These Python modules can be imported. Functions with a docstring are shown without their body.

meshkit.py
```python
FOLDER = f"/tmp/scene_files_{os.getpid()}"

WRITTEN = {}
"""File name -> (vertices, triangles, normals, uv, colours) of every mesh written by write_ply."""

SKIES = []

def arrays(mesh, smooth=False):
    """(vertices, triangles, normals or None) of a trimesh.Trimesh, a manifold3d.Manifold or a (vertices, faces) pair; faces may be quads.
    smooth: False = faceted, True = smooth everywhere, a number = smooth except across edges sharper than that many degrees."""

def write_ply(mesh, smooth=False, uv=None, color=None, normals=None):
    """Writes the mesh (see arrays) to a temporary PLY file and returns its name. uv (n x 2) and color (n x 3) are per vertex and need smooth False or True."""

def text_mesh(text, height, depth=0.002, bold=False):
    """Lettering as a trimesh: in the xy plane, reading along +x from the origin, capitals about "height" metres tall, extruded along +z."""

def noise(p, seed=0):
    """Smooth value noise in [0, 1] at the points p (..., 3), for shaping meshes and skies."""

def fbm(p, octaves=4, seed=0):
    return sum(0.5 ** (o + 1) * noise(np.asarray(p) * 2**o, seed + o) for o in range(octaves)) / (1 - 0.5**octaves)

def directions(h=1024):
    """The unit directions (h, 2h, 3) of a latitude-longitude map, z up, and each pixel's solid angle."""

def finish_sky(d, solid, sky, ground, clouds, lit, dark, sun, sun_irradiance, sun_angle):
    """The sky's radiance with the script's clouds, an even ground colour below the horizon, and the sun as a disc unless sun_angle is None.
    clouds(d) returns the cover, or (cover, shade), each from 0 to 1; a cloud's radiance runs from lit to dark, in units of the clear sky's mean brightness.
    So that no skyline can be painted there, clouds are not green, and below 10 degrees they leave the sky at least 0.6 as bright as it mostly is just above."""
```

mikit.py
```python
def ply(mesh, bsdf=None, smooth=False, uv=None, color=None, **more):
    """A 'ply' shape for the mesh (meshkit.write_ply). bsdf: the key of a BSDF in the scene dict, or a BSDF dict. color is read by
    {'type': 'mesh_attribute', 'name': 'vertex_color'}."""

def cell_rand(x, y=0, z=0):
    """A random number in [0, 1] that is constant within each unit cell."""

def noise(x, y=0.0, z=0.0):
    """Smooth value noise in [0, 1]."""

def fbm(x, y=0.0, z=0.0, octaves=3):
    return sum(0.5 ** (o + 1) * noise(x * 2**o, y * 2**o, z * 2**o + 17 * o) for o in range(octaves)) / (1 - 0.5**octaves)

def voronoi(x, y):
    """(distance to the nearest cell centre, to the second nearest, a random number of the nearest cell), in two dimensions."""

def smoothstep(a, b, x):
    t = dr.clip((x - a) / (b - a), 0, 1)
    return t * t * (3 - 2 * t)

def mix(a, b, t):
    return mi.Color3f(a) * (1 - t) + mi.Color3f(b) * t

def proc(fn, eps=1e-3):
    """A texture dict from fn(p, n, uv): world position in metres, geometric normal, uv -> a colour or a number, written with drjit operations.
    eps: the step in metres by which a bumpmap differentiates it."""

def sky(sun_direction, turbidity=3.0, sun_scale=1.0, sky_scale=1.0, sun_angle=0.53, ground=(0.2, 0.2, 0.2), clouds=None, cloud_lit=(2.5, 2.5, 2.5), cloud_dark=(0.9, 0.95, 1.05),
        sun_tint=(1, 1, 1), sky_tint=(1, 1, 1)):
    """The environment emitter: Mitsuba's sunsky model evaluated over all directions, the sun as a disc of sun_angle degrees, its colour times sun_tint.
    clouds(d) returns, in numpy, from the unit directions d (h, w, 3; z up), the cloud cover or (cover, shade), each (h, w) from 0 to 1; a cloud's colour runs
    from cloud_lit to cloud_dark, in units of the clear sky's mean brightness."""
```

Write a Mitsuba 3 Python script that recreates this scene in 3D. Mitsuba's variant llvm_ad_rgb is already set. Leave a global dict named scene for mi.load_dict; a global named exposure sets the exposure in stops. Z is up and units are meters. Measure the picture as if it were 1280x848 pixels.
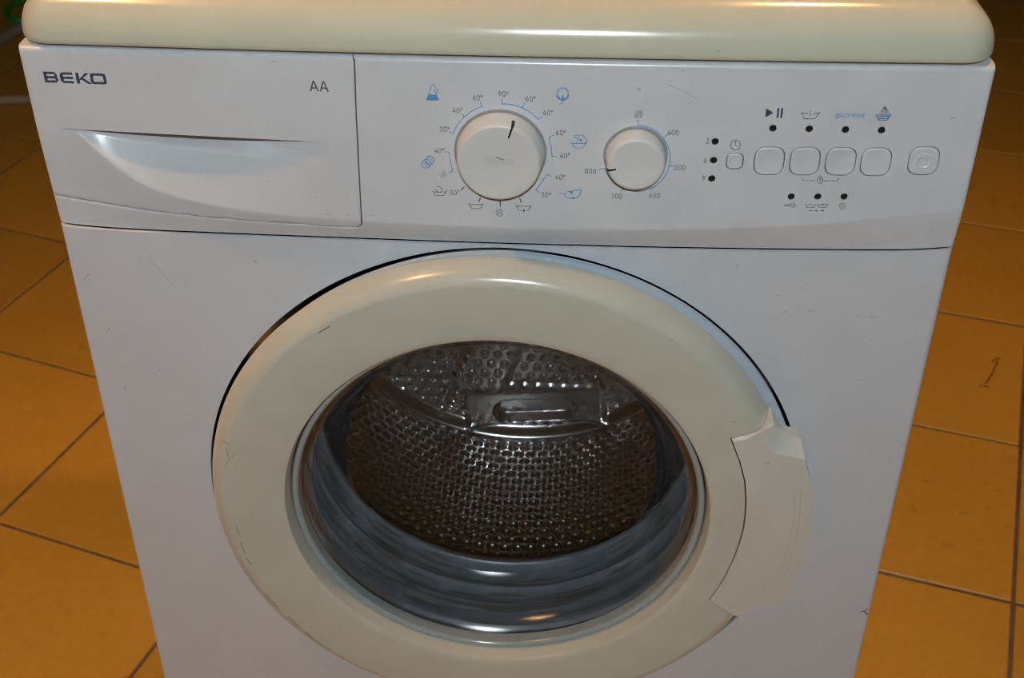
import math, random
import numpy as np, trimesh, shapely
import mitsuba as mi
import drjit as dr
import manifold3d as m3
from shapely.geometry import Polygon, LineString, Point, box as sbox
from shapely.ops import unary_union
import mikit, meshkit
from mikit import ply, proc, noise, fbm, smoothstep, mix, cell_rand

T = mi.ScalarTransform4f
scene, labels = {}, {}
random.seed(7)
rng = np.random.default_rng(7)

# ------------------------------------------------------------------ camera, light, exposure
exposure = 0.0
CAM = np.array([0.0471, -0.743, 1.1011])
PITCH, ROLL, YAW = 0.604, 0.0015, -0.0522
fw = np.array([math.sin(YAW) * math.cos(PITCH), math.cos(YAW) * math.cos(PITCH), -math.sin(PITCH)])
rt = np.cross(fw, [0, 0, 1]); rt /= np.linalg.norm(rt)
up = np.cross(rt, fw)
rt, up = math.cos(ROLL) * rt + math.sin(ROLL) * up, -math.sin(ROLL) * rt + math.cos(ROLL) * up
scene['camera'] = {
    'type': 'thinlens', 'fov': math.degrees(2 * math.atan(640 / 1600)), 'fov_axis': 'x',
    'aperture_radius': 0.0014, 'focus_distance': 0.86, 'near_clip': 0.02, 'far_clip': 50.0,
    'to_world': T().look_at(origin=CAM.tolist(), target=(CAM + fw).tolist(), up=up.tolist())}

FLASH_POS = np.array([0.062, -1.18, 1.450])       # flash unit held above and behind the camera
FLASH_POWER = 2680.0
FLASH_RGB = (1.11, 1.29, 1.39)
LAMP_RGB = (1.0, 0.50, 0.15)                      # incandescent bulbs
LAMPS = [((-0.80, -0.19, 2.15), 800.0), ((0.42, 0.50, 2.10), 640.0)]
BULB_R = 0.045


def rgb(c):
    return {'type': 'rgb', 'value': [float(v) for v in c]}


# ------------------------------------------------------------------ materials
def principled(c, rough=0.4, spec=0.5, metal=0.0, **k):
    return {'type': 'principled', 'base_color': c if isinstance(c, dict) else rgb(c), 'roughness': rough, 'specular': spec, **({'metallic': metal} if metal else {}), **k}


def spots(p, freq, thr, w=0.06):
    return smoothstep(thr, thr + w, noise(p.x * freq, p.y * freq, p.z * freq))


def grimy(c, dirt, freq=330.0, thr=0.93, amount=0.5, mottled=0.05):
    """Plain plastic with fine dark specks and faint uneven patches of handling grime."""
    def fn(p, n, uv):
        s = spots(p, freq, thr) * smoothstep(0.45, 0.65, noise(p.x * 23, p.y * 23, p.z * 23 + 5))
        patch = fbm(p.x * 38 + 3, p.y * 38, p.z * 38, 3)
        return mix(mi.Color3f(*c) * (1 - mottled + 2 * mottled * patch), mi.Color3f(*dirt), amount * s)
    return proc(fn)


WHITE, CABINET, CREAM, LIDCREAM = (0.60, 0.595, 0.60), (0.57, 0.565, 0.575), (0.515, 0.495, 0.41), (0.545, 0.525, 0.40)
scene['white_plastic'] = principled(grimy(WHITE, (0.30, 0.24, 0.18)), 0.26, 0.45)
scene['painted_steel'] = {'type': 'twosided', 'bsdf': principled(grimy(CABINET, (0.25, 0.2, 0.16), 260.0, 0.945, 0.6, 0.03), 0.38, 0.4)}
scene['cream_plastic'] = principled(grimy(CREAM, (0.22, 0.17, 0.12), 300.0, 0.94, 0.5, 0.05), 0.20, 0.5)
scene['lid_plastic'] = principled(grimy(LIDCREAM, (0.3, 0.24, 0.17), 280.0, 0.94, 0.45, 0.05), 0.15, 0.5)
scene['handle_plastic'] = principled(grimy((0.58, 0.54, 0.475), (0.3, 0.24, 0.17), 280.0, 0.94, 0.5, 0.05), 0.34, 0.45)
scene['knob_plastic'] = principled(grimy((0.63, 0.615, 0.58), (0.2, 0.17, 0.15), 420.0, 0.93, 0.45, 0.06), 0.32, 0.5)
scene['back_plastic'] = principled((0.42, 0.49, 0.56), 0.45, 0.4)
scene['ring_grey'] = principled((0.25, 0.255, 0.26), 0.4, 0.4)
scene['black_plastic'] = principled((0.008, 0.008, 0.01), 0.25, 0.5)
scene['led_lens'] = principled((0.012, 0.014, 0.016), 0.12, 0.6)
scene['ink_blue'] = {'type': 'twosided', 'bsdf': principled((0.10, 0.30, 0.55), 0.5, 0.3)}
scene['ink_dark'] = {'type': 'twosided', 'bsdf': principled((0.075, 0.08, 0.105), 0.5, 0.3)}
scene['ink_navy'] = {'type': 'twosided', 'bsdf': principled((0.05, 0.065, 0.11), 0.4, 0.4)}
scene['scuff_ink'] = {'type': 'twosided', 'bsdf': principled((0.33, 0.29, 0.24), 0.6, 0.2)}
scene['scuff_faint'] = {'type': 'twosided', 'bsdf': principled((0.44, 0.41, 0.37), 0.6, 0.2)}
scene['scuff_smudge'] = {'type': 'twosided', 'bsdf': principled((0.565, 0.545, 0.51), 0.6, 0.2)}
scene['scuff_dark'] = {'type': 'twosided', 'bsdf': principled((0.12, 0.10, 0.085), 0.6, 0.2)}


def gasket_fn(p, n, uv):
    b = fbm(p.x * 60, p.y * 90, p.z * 60, 3)
    c = mix(mi.Color3f(0.085, 0.098, 0.112), mi.Color3f(0.165, 0.180, 0.20), b)
    streak = smoothstep(0.52, 0.72, noise(p.x * 30 + 4, p.y * 420, p.z * 30))       # brown washing residue along the folds
    return mix(c, mi.Color3f(0.085, 0.068, 0.050), 0.75 * streak)


scene['grey_rubber'] = {'type': 'twosided', 'bsdf': principled(proc(gasket_fn), 0.36, 0.45)}
scene['stainless'] = {'type': 'twosided', 'bsdf': principled((0.42, 0.415, 0.41), 0.21, 0.5, 1.0)}
scene['bright_steel'] = {'type': 'twosided', 'bsdf': principled((0.62, 0.62, 0.62), 0.2, 0.5, 1.0)}
scene['bowl_glass'] = {'type': 'thindielectric', 'int_ior': 1.25, 'ext_ior': 1.0}
scene['clear_glass'] = {'type': 'blendbsdf', 'weight': 0.045,        # clear glass with a thin glossy film of soap and limescale
                        'clear': {'type': 'thindielectric', 'int_ior': 1.25, 'ext_ior': 1.0}, 'film': {'type': 'twosided', 'bsdf': {'type': 'roughconductor', 'alpha': 0.05}}}
scene['glass_edge'] = principled((0.28, 0.32, 0.32), 0.14, 0.7)


def tile_fn(tone):
    def fn(p, n, uv):
        b = fbm(p.x * 7 + tone * 9, p.y * 7, 2.0, 3)
        g = fbm(p.x * 130, p.y * 130, tone, 2)
        s = smoothstep(0.80, 0.9, noise(p.x * 85, p.y * 85, 3.0)) * smoothstep(0.5, 0.7, noise(p.x * 6, p.y * 6, 1.0))
        c = mix(mi.Color3f(0.49, 0.25, 0.034), mi.Color3f(0.56, 0.30, 0.045), b) * (0.95 + 0.1 * g) * (0.95 + 0.06 * tone)
        return mix(c, mi.Color3f(0.22, 0.12, 0.05), 0.22 * s)
    return fn


TILE_KEYS = []
for k in range(3):
    scene[f'tile_ceramic_{k}'] = principled(proc(tile_fn(float(k))), 0.42, 0.4)
    TILE_KEYS.append(f'tile_ceramic_{k}')
scene['floor_stain'] = principled((0.25, 0.11, 0.018), 0.6, 0.2)
scene['grout'] = {'type': 'diffuse', 'reflectance': proc(lambda p, n, uv: mix(mi.Color3f(0.10, 0.06, 0.035), mi.Color3f(0.22, 0.15, 0.09), fbm(p.x * 40, p.y * 40, 0.0, 3)))}
scene['wall_paint'] = {'type': 'diffuse', 'reflectance': proc(lambda p, n, uv: mix(mi.Color3f(0.085, 0.06, 0.042), mi.Color3f(0.10, 0.075, 0.05), fbm(p.x * 3, p.y * 3, p.z * 3, 3)))}
scene['ceiling_paint'] = {'type': 'diffuse', 'reflectance': rgb((0.24, 0.22, 0.20))}
scene['baseboard_wood'] = principled((0.16, 0.08, 0.035), 0.5, 0.4)
scene['hose_grey'] = principled((0.38, 0.31, 0.22), 0.45, 0.4)
scene['hose_green'] = principled((0.03, 0.34, 0.03), 0.35, 0.5)
scene['brass'] = principled((0.5, 0.35, 0.15), 0.3, 0.5, 1.0)
scene['device_black'] = principled((0.02, 0.02, 0.02), 0.5, 0.4)


# ------------------------------------------------------------------ helpers
def numbered(key):
    if key not in scene and key not in taken:
        taken.add(key)
        return key
    k = 1
    while f'{key}_{k:03d}' in taken:
        k += 1
    taken.add(f'{key}_{k:03d}')
    return f'{key}_{k:03d}'


taken = set()


def add(key, shape, label=None, **more):
    key = numbered(key)
    scene[key] = shape
    d = dict(more)
    if label:
        d['label'] = label
    if d:
        labels[key] = d
    return key


def lathe(profile, c=(0.0, 0.0), n=160, closed=True):
    """Revolve (radius, y) points about the axis along y through x, z = c. Faces outward when the profile runs anticlockwise in (r, y)."""
    pr = np.asarray(profile, float)
    t = np.linspace(0, 2 * math.pi, n, endpoint=False)
    m = len(pr)
    v = np.stack([c[0] + pr[None, :, 0] * np.cos(t)[:, None], np.repeat(pr[None, :, 1], n, 0), c[1] + pr[None, :, 0] * np.sin(t)[:, None]], -1).reshape(-1, 3)
    i, j = np.meshgrid(np.arange(n), np.arange(m if closed else m - 1), indexing='ij')
    i2, j2 = (i + 1) % n, (j + 1) % m
    q = np.stack([i * m + j, i * m + j2, i2 * m + j2, i2 * m + j], -1).reshape(-1, 4)
    me = trimesh.Trimesh(v, np.vstack([q[:, [0, 1, 2]], q[:, [0, 2, 3]]]), process=False)
    me.merge_vertices()
    me.update_faces(me.nondegenerate_faces())
    return me


def outward(me):
    if me.volume < 0:
        me.invert()
    return me


def to_man(me):
    me = outward(me)
    return m3.Manifold(m3.Mesh(np.asarray(me.vertices, np.float32), np.asarray(me.faces, np.uint32)))


def to_mesh(man):
    m = man.to_mesh()
    return trimesh.Trimesh(m.vert_properties[:, :3].astype(float), m.tri_verts.astype(int), process=False)


def ext(poly, y0, y1):
    """Extrude a polygon of the (x, z) plane from y0 to y1."""
    y0, y1 = min(y0, y1), max(y0, y1)
    parts = []
    for g in getattr(poly, 'geoms', [poly]):
        e = trimesh.creation.extrude_polygon(g, y1 - y0, engine='earcut')
        v = e.vertices
        e.vertices = np.stack([v[:, 0], v[:, 2] + y0, v[:, 1]], -1)
        e.fix_normals() if False else None
        parts.append(outward(trimesh.Trimesh(e.vertices, e.faces, process=False)))
    return trimesh.util.concatenate(parts)


def resample(poly, step):
    ring = shapely.segmentize(poly.exterior, step)
    p = np.array(ring.coords)[:-1]
    if not poly.exterior.is_ccw:
        p = p[::-1]
    return p


def bevel_plate(poly, y_front, y_back, r, step=0.0012, k=5, dish=None):
    """A plate in the (x, z) plane whose front edge (towards -y) is rounded with radius r. dish(x, z) moves the front face in y."""
    p = resample(poly, step)
    d1, d2 = p - np.roll(p, 1, 0), np.roll(p, -1, 0) - p
    d1 /= np.linalg.norm(d1, axis=1, keepdims=True); d2 /= np.linalg.norm(d2, axis=1, keepdims=True)
    t = d1 + d2; t /= np.linalg.norm(t, axis=1, keepdims=True) + 1e-12
    nrm = np.stack([-t[:, 1], t[:, 0]], -1)          # inward for a ccw ring
    rings = [(p, y_back)]
    for a in np.linspace(0, math.pi / 2, k):
        rings.append((p + nrm * r * (1 - math.cos(a)), y_front + r * (1 - math.sin(a))))
    n = len(p)
    v = np.concatenate([np.stack([q[:, 0], np.full(n, y), q[:, 1]], -1) for q, y in rings])
    f = []
    i = np.arange(n); i2 = (i + 1) % n
    for a in range(len(rings) - 1):
        q = np.stack([a * n + i, a * n + i2, (a + 1) * n + i2, (a + 1) * n + i], -1)
        f.append(q[:, [0, 1, 2]]); f.append(q[:, [0, 2, 3]])
    inner = Polygon(rings[-1][0])
    if dish is None:
        vv, ff = trimesh.creation.triangulate_polygon(inner, engine='earcut')
        base = len(v)
        # map the cap onto the last ring
        vv = np.asarray(vv)
        v = np.concatenate([v, np.stack([vv[:, 0], np.full(len(vv), y_front), vv[:, 1]], -1)])
        f.append(np.asarray(ff) + base)
    else:
        last, c = rings[-1][0], np.array(inner.centroid.coords[0])
        base = (len(rings) - 1) * n
        for s in (0.85, 0.7, 0.5, 0.3, 0.12):
            q = c + (last - c) * s
            nb = len(v)
            v = np.concatenate([v, np.stack([q[:, 0], y_front + dish(q[:, 0], q[:, 1], s) + 0 * q[:, 0], q[:, 1]], -1)])
            qq = np.stack([base + i, base + i2, nb + i2, nb + i], -1)
            f.append(qq[:, [0, 1, 2]]); f.append(qq[:, [0, 2, 3]])
            base = nb
        v = np.concatenate([v, [[c[0], y_front + dish(c[0], c[1], 0.0), c[1]]]])
        f.append(np.stack([base + i, base + i2, np.full(n, len(v) - 1)], -1))
    vv, ff = trimesh.creation.triangulate_polygon(Polygon(p), engine='earcut')
    base = len(v); vv = np.asarray(vv)
    v = np.concatenate([v, np.stack([vv[:, 0], np.full(len(vv), y_back), vv[:, 1]], -1)])
    f.append(np.asarray(ff)[:, ::-1] + base)
    me = trimesh.Trimesh(v, np.vstack(f), process=False)
    me.merge_vertices(digits_vertex=7)
    me.update_faces(me.nondegenerate_faces())
    me.fix_normals()
    return me


def rounded_rect(cx, cz, w, h, r):
    return sbox(cx - w / 2 + r, cz - h / 2 + r, cx + w / 2 - r, cz + h / 2 - r).buffer(r, quad_segs=10)


def rbox(x0, x1, y0, y1, z0, z1, r, seg=20):
    """A box with rounded edges: the hull of eight spheres."""
    s = m3.Manifold.sphere(r, seg)
    return m3.Manifold.batch_hull([s.translate([x, y, z]) for x in (x0 + r, x1 - r) for y in (y0 + r, y1 - r) for z in (z0 + r, z1 - r)])


def tube(points, r, seg=14, cap=True):
    """A round tube through the points (smoothed)."""
    p = np.asarray(points, float)
    for _ in range(3):
        q = np.empty((2 * len(p) - 2, 3)); q[0::2] = 0.75 * p[:-1] + 0.25 * p[1:]; q[1::2] = 0.25 * p[:-1] + 0.75 * p[1:]
        p = np.vstack([p[:1], q, p[-1:]])
    t = np.gradient(p, axis=0); t /= np.linalg.norm(t, axis=1, keepdims=True)
    a = np.cross(t, [0.12, 0.2, 1.0]); a /= np.linalg.norm(a, axis=1, keepdims=True)
    b = np.cross(t, a)
    ang = np.linspace(0, 2 * math.pi, seg, endpoint=False)
    v = (p[:, None] + r * (np.cos(ang)[None, :, None] * a[:, None] + np.sin(ang)[None, :, None] * b[:, None])).reshape(-1, 3)
    n = len(p)
    i, j = np.meshgrid(np.arange(n - 1), np.arange(seg), indexing='ij'); j2 = (j + 1) % seg
    q = np.stack([i * seg + j, i * seg + j2, (i + 1) * seg + j2, (i + 1) * seg + j], -1).reshape(-1, 4)
    f = [q[:, [0, 1, 2]], q[:, [0, 2, 3]]]
    k = np.arange(1, seg - 1)
    f.append(np.stack([0 * k, k, k + 1], -1)[:, ::-1]); f.append(np.stack([0 * k, k, k + 1], -1) + (n - 1) * seg)
    me = trimesh.Trimesh(v, np.vstack(f), process=False)
    me.fix_normals()
    return me


# ------------------------------------------------------------------ lights
def area(c, power):
    return {'type': 'area', 'radiance': rgb([power * v for v in c])}


fl = trimesh.creation.box((0.052, 0.026, 0.004))
fm = np.eye(4); fm[:3, 0], fm[:3, 1], fm[:3, 2], fm[:3, 3] = rt, up, -fw, FLASH_POS
# the lit window of the flash: one rectangle facing where the camera looks
win = trimesh.Trimesh([[-.024, -.011, 0], [.024, -.011, 0], [.024, .011, 0], [-.024, .011, 0]], [[0, 2, 1], [0, 3, 2]], process=False)
win.apply_transform(fm)
body = trimesh.creation.box((0.06, 0.034, 0.03)); body.apply_translation([0, 0, 0.0156]); body.apply_transform(fm)
add('camera_flash__housing', ply(body, 'device_black'))
add('camera_flash__window', {**ply(win, {'type': 'diffuse', 'reflectance': rgb((0.3, 0.3, 0.3))}), 'emitter': area(FLASH_RGB, FLASH_POWER)}, 'bright flash window')
labels['camera_flash'] = {'label': 'small flash unit in front of the washing machine, facing it', 'category': 'flash'}

for k, (pos, power) in enumerate(LAMPS):
    key = 'pendant_lamp' if k == 0 else f'pendant_lamp_{k:03d}'
    b = trimesh.creation.icosphere(3, BULB_R); b.apply_translation(pos)
    scene[key + '__bulb'] = {**ply(b, {'type': 'diffuse', 'reflectance': rgb((0.8, 0.8, 0.8))}, smooth=True), 'emitter': area(LAMP_RGB, power)}
    s = trimesh.creation.cylinder(0.017, 0.07, sections=24); s.apply_translation([pos[0], pos[1], pos[2] + BULB_R + 0.033])
    scene[key + '__socket'] = ply(s, 'brass', smooth=30)
    cable = trimesh.creation.cylinder(0.004, 2.56 - pos[2] - BULB_R - 0.068, sections=10); cable.apply_translation([pos[0], pos[1], (2.56 + pos[2] + BULB_R + 0.068) / 2])
    scene[key + '__cable'] = ply(cable, 'device_black', smooth=30)
    rose = trimesh.creation.cylinder(0.05, 0.04, sections=32); rose.apply_translation([pos[0], pos[1], 2.58])
    scene[key + '__ceiling_rose'] = ply(rose, 'brass', smooth=30)
    sh = trimesh.creation.annulus(0.078, 0.080, 0.22, sections=48); sh.apply_translation([pos[0], pos[1], pos[2] - 0.13 + 0.11])
    scene[key + '__shade'] = ply(sh, 'device_black', smooth=30)
    labels[key] = {'label': ['black shaded pendant lamp hanging left of the washing machine', 'black shaded pendant lamp hanging right of the washing machine'][k], 'category': 'lamp'}

def sstep(a, b, x):
    t = np.clip((x - a) / (b - a), 0, 1)
    return t * t * (3 - 2 * t)


# ------------------------------------------------------------------ the room
X0, X1, Y0, Y1, ZC = -2.3, 2.3, -1.9, 3.3, 2.6


def slab(x0, x1, y0, y1, z0, z1):
    m = trimesh.creation.box((x1 - x0, y1 - y0, z1 - z0)); m.apply_translation([(x0 + x1) / 2, (y0 + y1) / 2, (z0 + z1) / 2])
    return m


add('floor', ply(slab(X0 - .1, X1 + .1, Y0 - .1, Y1 + .1, -0.12, -0.0022), 'grout'), 'dark grout bed of the tiled floor', kind='structure')
add('wall_left', ply(slab(X0 - .1, X0, Y0, Y1, -0.002, ZC), 'wall_paint'), 'plain beige wall on the left', kind='structure')
add('wall_right', ply(slab(X1, X1 + .1, Y0, Y1, -0.002, ZC), 'wall_paint'), 'plain beige wall on the right', kind='structure')
add('wall_back', ply(slab(X0 - .1, X1 + .1, Y1, Y1 + .1, -0.002, ZC), 'wall_paint'), 'plain beige wall far behind the washing machine', kind='structure')
add('wall_front', ply(slab(X0 - .1, X1 + .1, Y0 - .1, Y0, -0.002, ZC), 'wall_paint'), 'plain beige wall opposite the washing machine', kind='structure')
add('ceiling', ply(slab(X0 - .1, X1 + .1, Y0 - .1, Y1 + .1, ZC, ZC + .1), 'ceiling_paint'), 'plain pale ceiling', kind='structure')
add('baseboard_back', ply(slab(X0, X1, Y1 - .014, Y1, 0.0, 0.08), 'baseboard_wood'), 'dark wooden baseboard along the back wall', kind='structure')
add('baseboard_left', ply(slab(X0, X0 + .014, Y0, Y1 - .014, 0.0, 0.08), 'baseboard_wood'), 'dark wooden baseboard along the left wall', kind='structure')
add('baseboard_right', ply(slab(X1 - .014, X1, Y0, Y1 - .014, 0.0, 0.08), 'baseboard_wood'), 'dark wooden baseboard along the right wall', kind='structure')

# tiles laid askew to the machine, the courses bending a little as they were laid
AL = math.radians(-16.7)
PU, PV, U0, V0, JOINT = 0.3024, 0.3045, 0.4545, 0.4905, 0.0050
room = sbox(X0 + .002, Y0 + .002, X1 - .002, Y1 - .002)


def tile_xy(u, v):
    x = u * math.cos(AL) - v * math.sin(AL)
    for _ in range(3):
        vv = v + 0.022 * (np.clip(x, -1.0, 1.0) - 0.25) ** 2
        x = u * math.cos(AL) - vv * math.sin(AL)
    return x, u * math.sin(AL) + vv * math.cos(AL)


for i in range(-16, 17):
    for j in range(-16, 17):
        u, v = U0 + i * PU, V0 + j * PV
        e = JOINT / 2
        jit = rng.normal(0, 0.0005, (4, 2))
        q = [tile_xy(u + (a and PU) + (-e if a else e) + jit[k][0], v + (b and PV) + (-e if b else e) + jit[k][1]) for k, (a, b) in enumerate(((0, 0), (1, 0), (1, 1), (0, 1)))]
        poly = Polygon(q).intersection(room)
        if poly.is_empty or poly.area < 1e-4 or poly.geom_type != 'Polygon':
            continue
        top = poly.buffer(-0.0012, join_style=2)
        if top.is_empty:
            continue
        dz = -float(abs(rng.normal(0, 0.0003)))
        a, b = np.array(poly.exterior.coords)[:-1], np.array(shapely.geometry.polygon.orient(top).exterior.coords)[:-1]
        a = np.array(shapely.geometry.polygon.orient(poly).exterior.coords)[:-1]
        hull = trimesh.convex.convex_hull(np.vstack([np.c_[a, np.full(len(a), -0.008)], np.c_[a, np.full(len(a), dz - 0.0012)], np.c_[b, np.full(len(b), dz)]]))
        scene[numbered('floor__tile')] = ply(hull, TILE_KEYS[int(rng.integers(3))])

for pts in ([(.6882, .8401), (.6755, .8312)], [(.6838, .8317), (.6673, .7987), (.6521, .7744)], [(.6431, .7700), (.6547, .7668)]):
    e = trimesh.creation.extrude_polygon(LineString(pts).buffer(0.0016, quad_segs=2), 0.0001, engine='earcut')
    e.apply_translation([0, 0, 0.0001])
    scene[numbered('floor__tile_stain')] = ply(e, 'floor_stain')

# ------------------------------------------------------------------ the washing machine
WM = 'washing_machine'
labels[WM] = {'label': 'white front-loading washing machine with cream lid and round cream door on the tiled floor', 'category': 'washing machine'}
DX, DZ = -0.0022, 0.4446          # axis of the door
W2 = 0.300
DEPTH = 0.50


def bulge(x):
    return -0.002 - 0.005 * (1 - (np.asarray(x) / 0.3) ** 2)


from scipy.interpolate import PchipInterpolator
SEAM = PchipInterpolator([-0.301, -0.285, -0.262, -0.236, -0.1641, -0.0783, 0.0082, 0.0836, 0.1584, 0.2325, 0.269, 0.301], [0.6713, 0.6692, 0.6679, 0.6671, 0.6660, 0.6651, 0.6645, 0.6647, 0.6655, 0.6670, 0.6682, 0.6714])


def seam_z(x):
    return SEAM(np.clip(np.asarray(x, float), -0.301, 0.301))


# cabinet: a hollow sheet-steel box with the door opening
xs = np.linspace(-W2, W2, 61)
front = Polygon([(-W2, 0.0), (W2, 0.0)] + [(x, float(seam_z(x)) - 0.0010) for x in xs[::-1]])
shell = rbox(-W2, W2, 0.0, DEPTH, 0.018, 0.90, 0.004, 16) ^ to_man(ext(sbox(-W2, 0.06, W2, 0.797), 0.0, DEPTH + 0.01))
shell -= to_man(ext(sbox(-0.31, 0.6, 0.31, 0.9), -0.01, 0.035)) - to_man(ext(front, -0.02, 0.05))
shell -= m3.Manifold.cube([2 * W2 - 0.006, DEPTH - 0.006, 0.70]).translate([-W2 + 0.003, 0.003, 0.07])
OPEN = Point(0.001, 0.4359).buffer(0.2263, quad_segs=48)
shell -= to_man(ext(OPEN, -0.01, 0.02))
add(WM + '__cabinet', ply(to_mesh(shell), 'painted_steel', smooth=35), 'white painted steel body')
plinth = rbox(-W2 + 0.004, W2 - 0.004, 0.012, DEPTH - 0.01, 0.02, 0.0595, 0.004)
add(WM + '__plinth', ply(to_mesh(plinth), 'white_plastic', smooth=35))
for x in (-0.25, 0.25):
    for y in (0.06, DEPTH - 0.06):
        c = trimesh.creation.revolve([[0, 0], [0.02, 0], [0.02, 0.006], [0.008, 0.010], [0.008, 0.021], [0, 0.021]], sections=28)
        c.apply_translation([x, y, 0])
        add(WM + '__foot', ply(c, 'black_plastic', smooth=30))

# lid: thick rounded worktop
def lid_mesh():
    plan = sbox(-0.3015, -0.0035, 0.3015, DEPTH).buffer(-0.022).buffer(0.022, quad_segs=12)
    p = resample(plan, 0.006)
    cen = np.array([0.0, 0.25])
    d1, d2 = p - np.roll(p, 1, 0), np.roll(p, -1, 0) - p
    t = d1 / np.linalg.norm(d1, axis=1, keepdims=True) + d2 / np.linalg.norm(d2, axis=1, keepdims=True)
    t /= np.linalg.norm(t, axis=1, keepdims=True)
    nrm = np.stack([-t[:, 1], t[:, 0]], -1)
    prof = [(0.0045, 0.8010), (0.0012, 0.8012), (0.0003, 0.8022), (0.0, 0.8035)]
    for a in np.linspace(0.0, math.pi / 2, 18):
        prof.append((0.029 * (1 - math.cos(a)), 0.8045 + 0.029 * math.sin(a)))
    prof += [(0.06, 0.8344), (0.12, 0.835)]
    rings = []
    for inset, z in prof:
        q = p + nrm * min(inset, 0.0215)
        if inset > 0.0215:      # beyond the corner radius shrink the rectangle instead
            k = inset - 0.0215
            q = np.stack([np.sign(q[:, 0]) * np.maximum(np.abs(q[:, 0]) - k, 0.001), cen[1] + np.sign(q[:, 1] - cen[1]) * np.maximum(np.abs(q[:, 1] - cen[1]) - k, 0.001)], -1)
        rings.append(np.c_[q, np.full(len(q), z)])
    n = len(p)
    v = np.concatenate(rings + [[[0, 0.25, 0.8352]], [[0, 0.25, 0.8010]]])
    i = np.arange(n); i2 = (i + 1) % n
    f = []
    for a in range(len(rings) - 1):
        q = np.stack([a * n + i, a * n + i2, (a + 1) * n + i2, (a + 1) * n + i], -1)
        f += [q[:, [0, 1, 2]], q[:, [0, 2, 3]]]
    f.append(np.stack([(len(rings) - 1) * n + i, (len(rings) - 1) * n + i2, np.full(n, len(v) - 2)], -1))
    f.append(np.stack([i2, i, np.full(n, len(v) - 1)], -1))
    v[:, 1] -= 0.0045 * np.clip(1 - (v[:, 0] / 0.3) ** 2, 0, 1) * np.clip(1 - v[:, 1] / 0.1, 0, 1.05)
    return trimesh.Trimesh(v, np.vstack(f), process=False)


add(WM + '__lid', ply(lid_mesh(), 'lid_plastic', smooth=40), 'yellowed cream lid')
under = slab(-0.294, 0.294, 0.016, DEPTH - 0.004, 0.797, 0.8018)
add(WM + '__lid_support', ply(under, 'painted_steel'))

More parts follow.
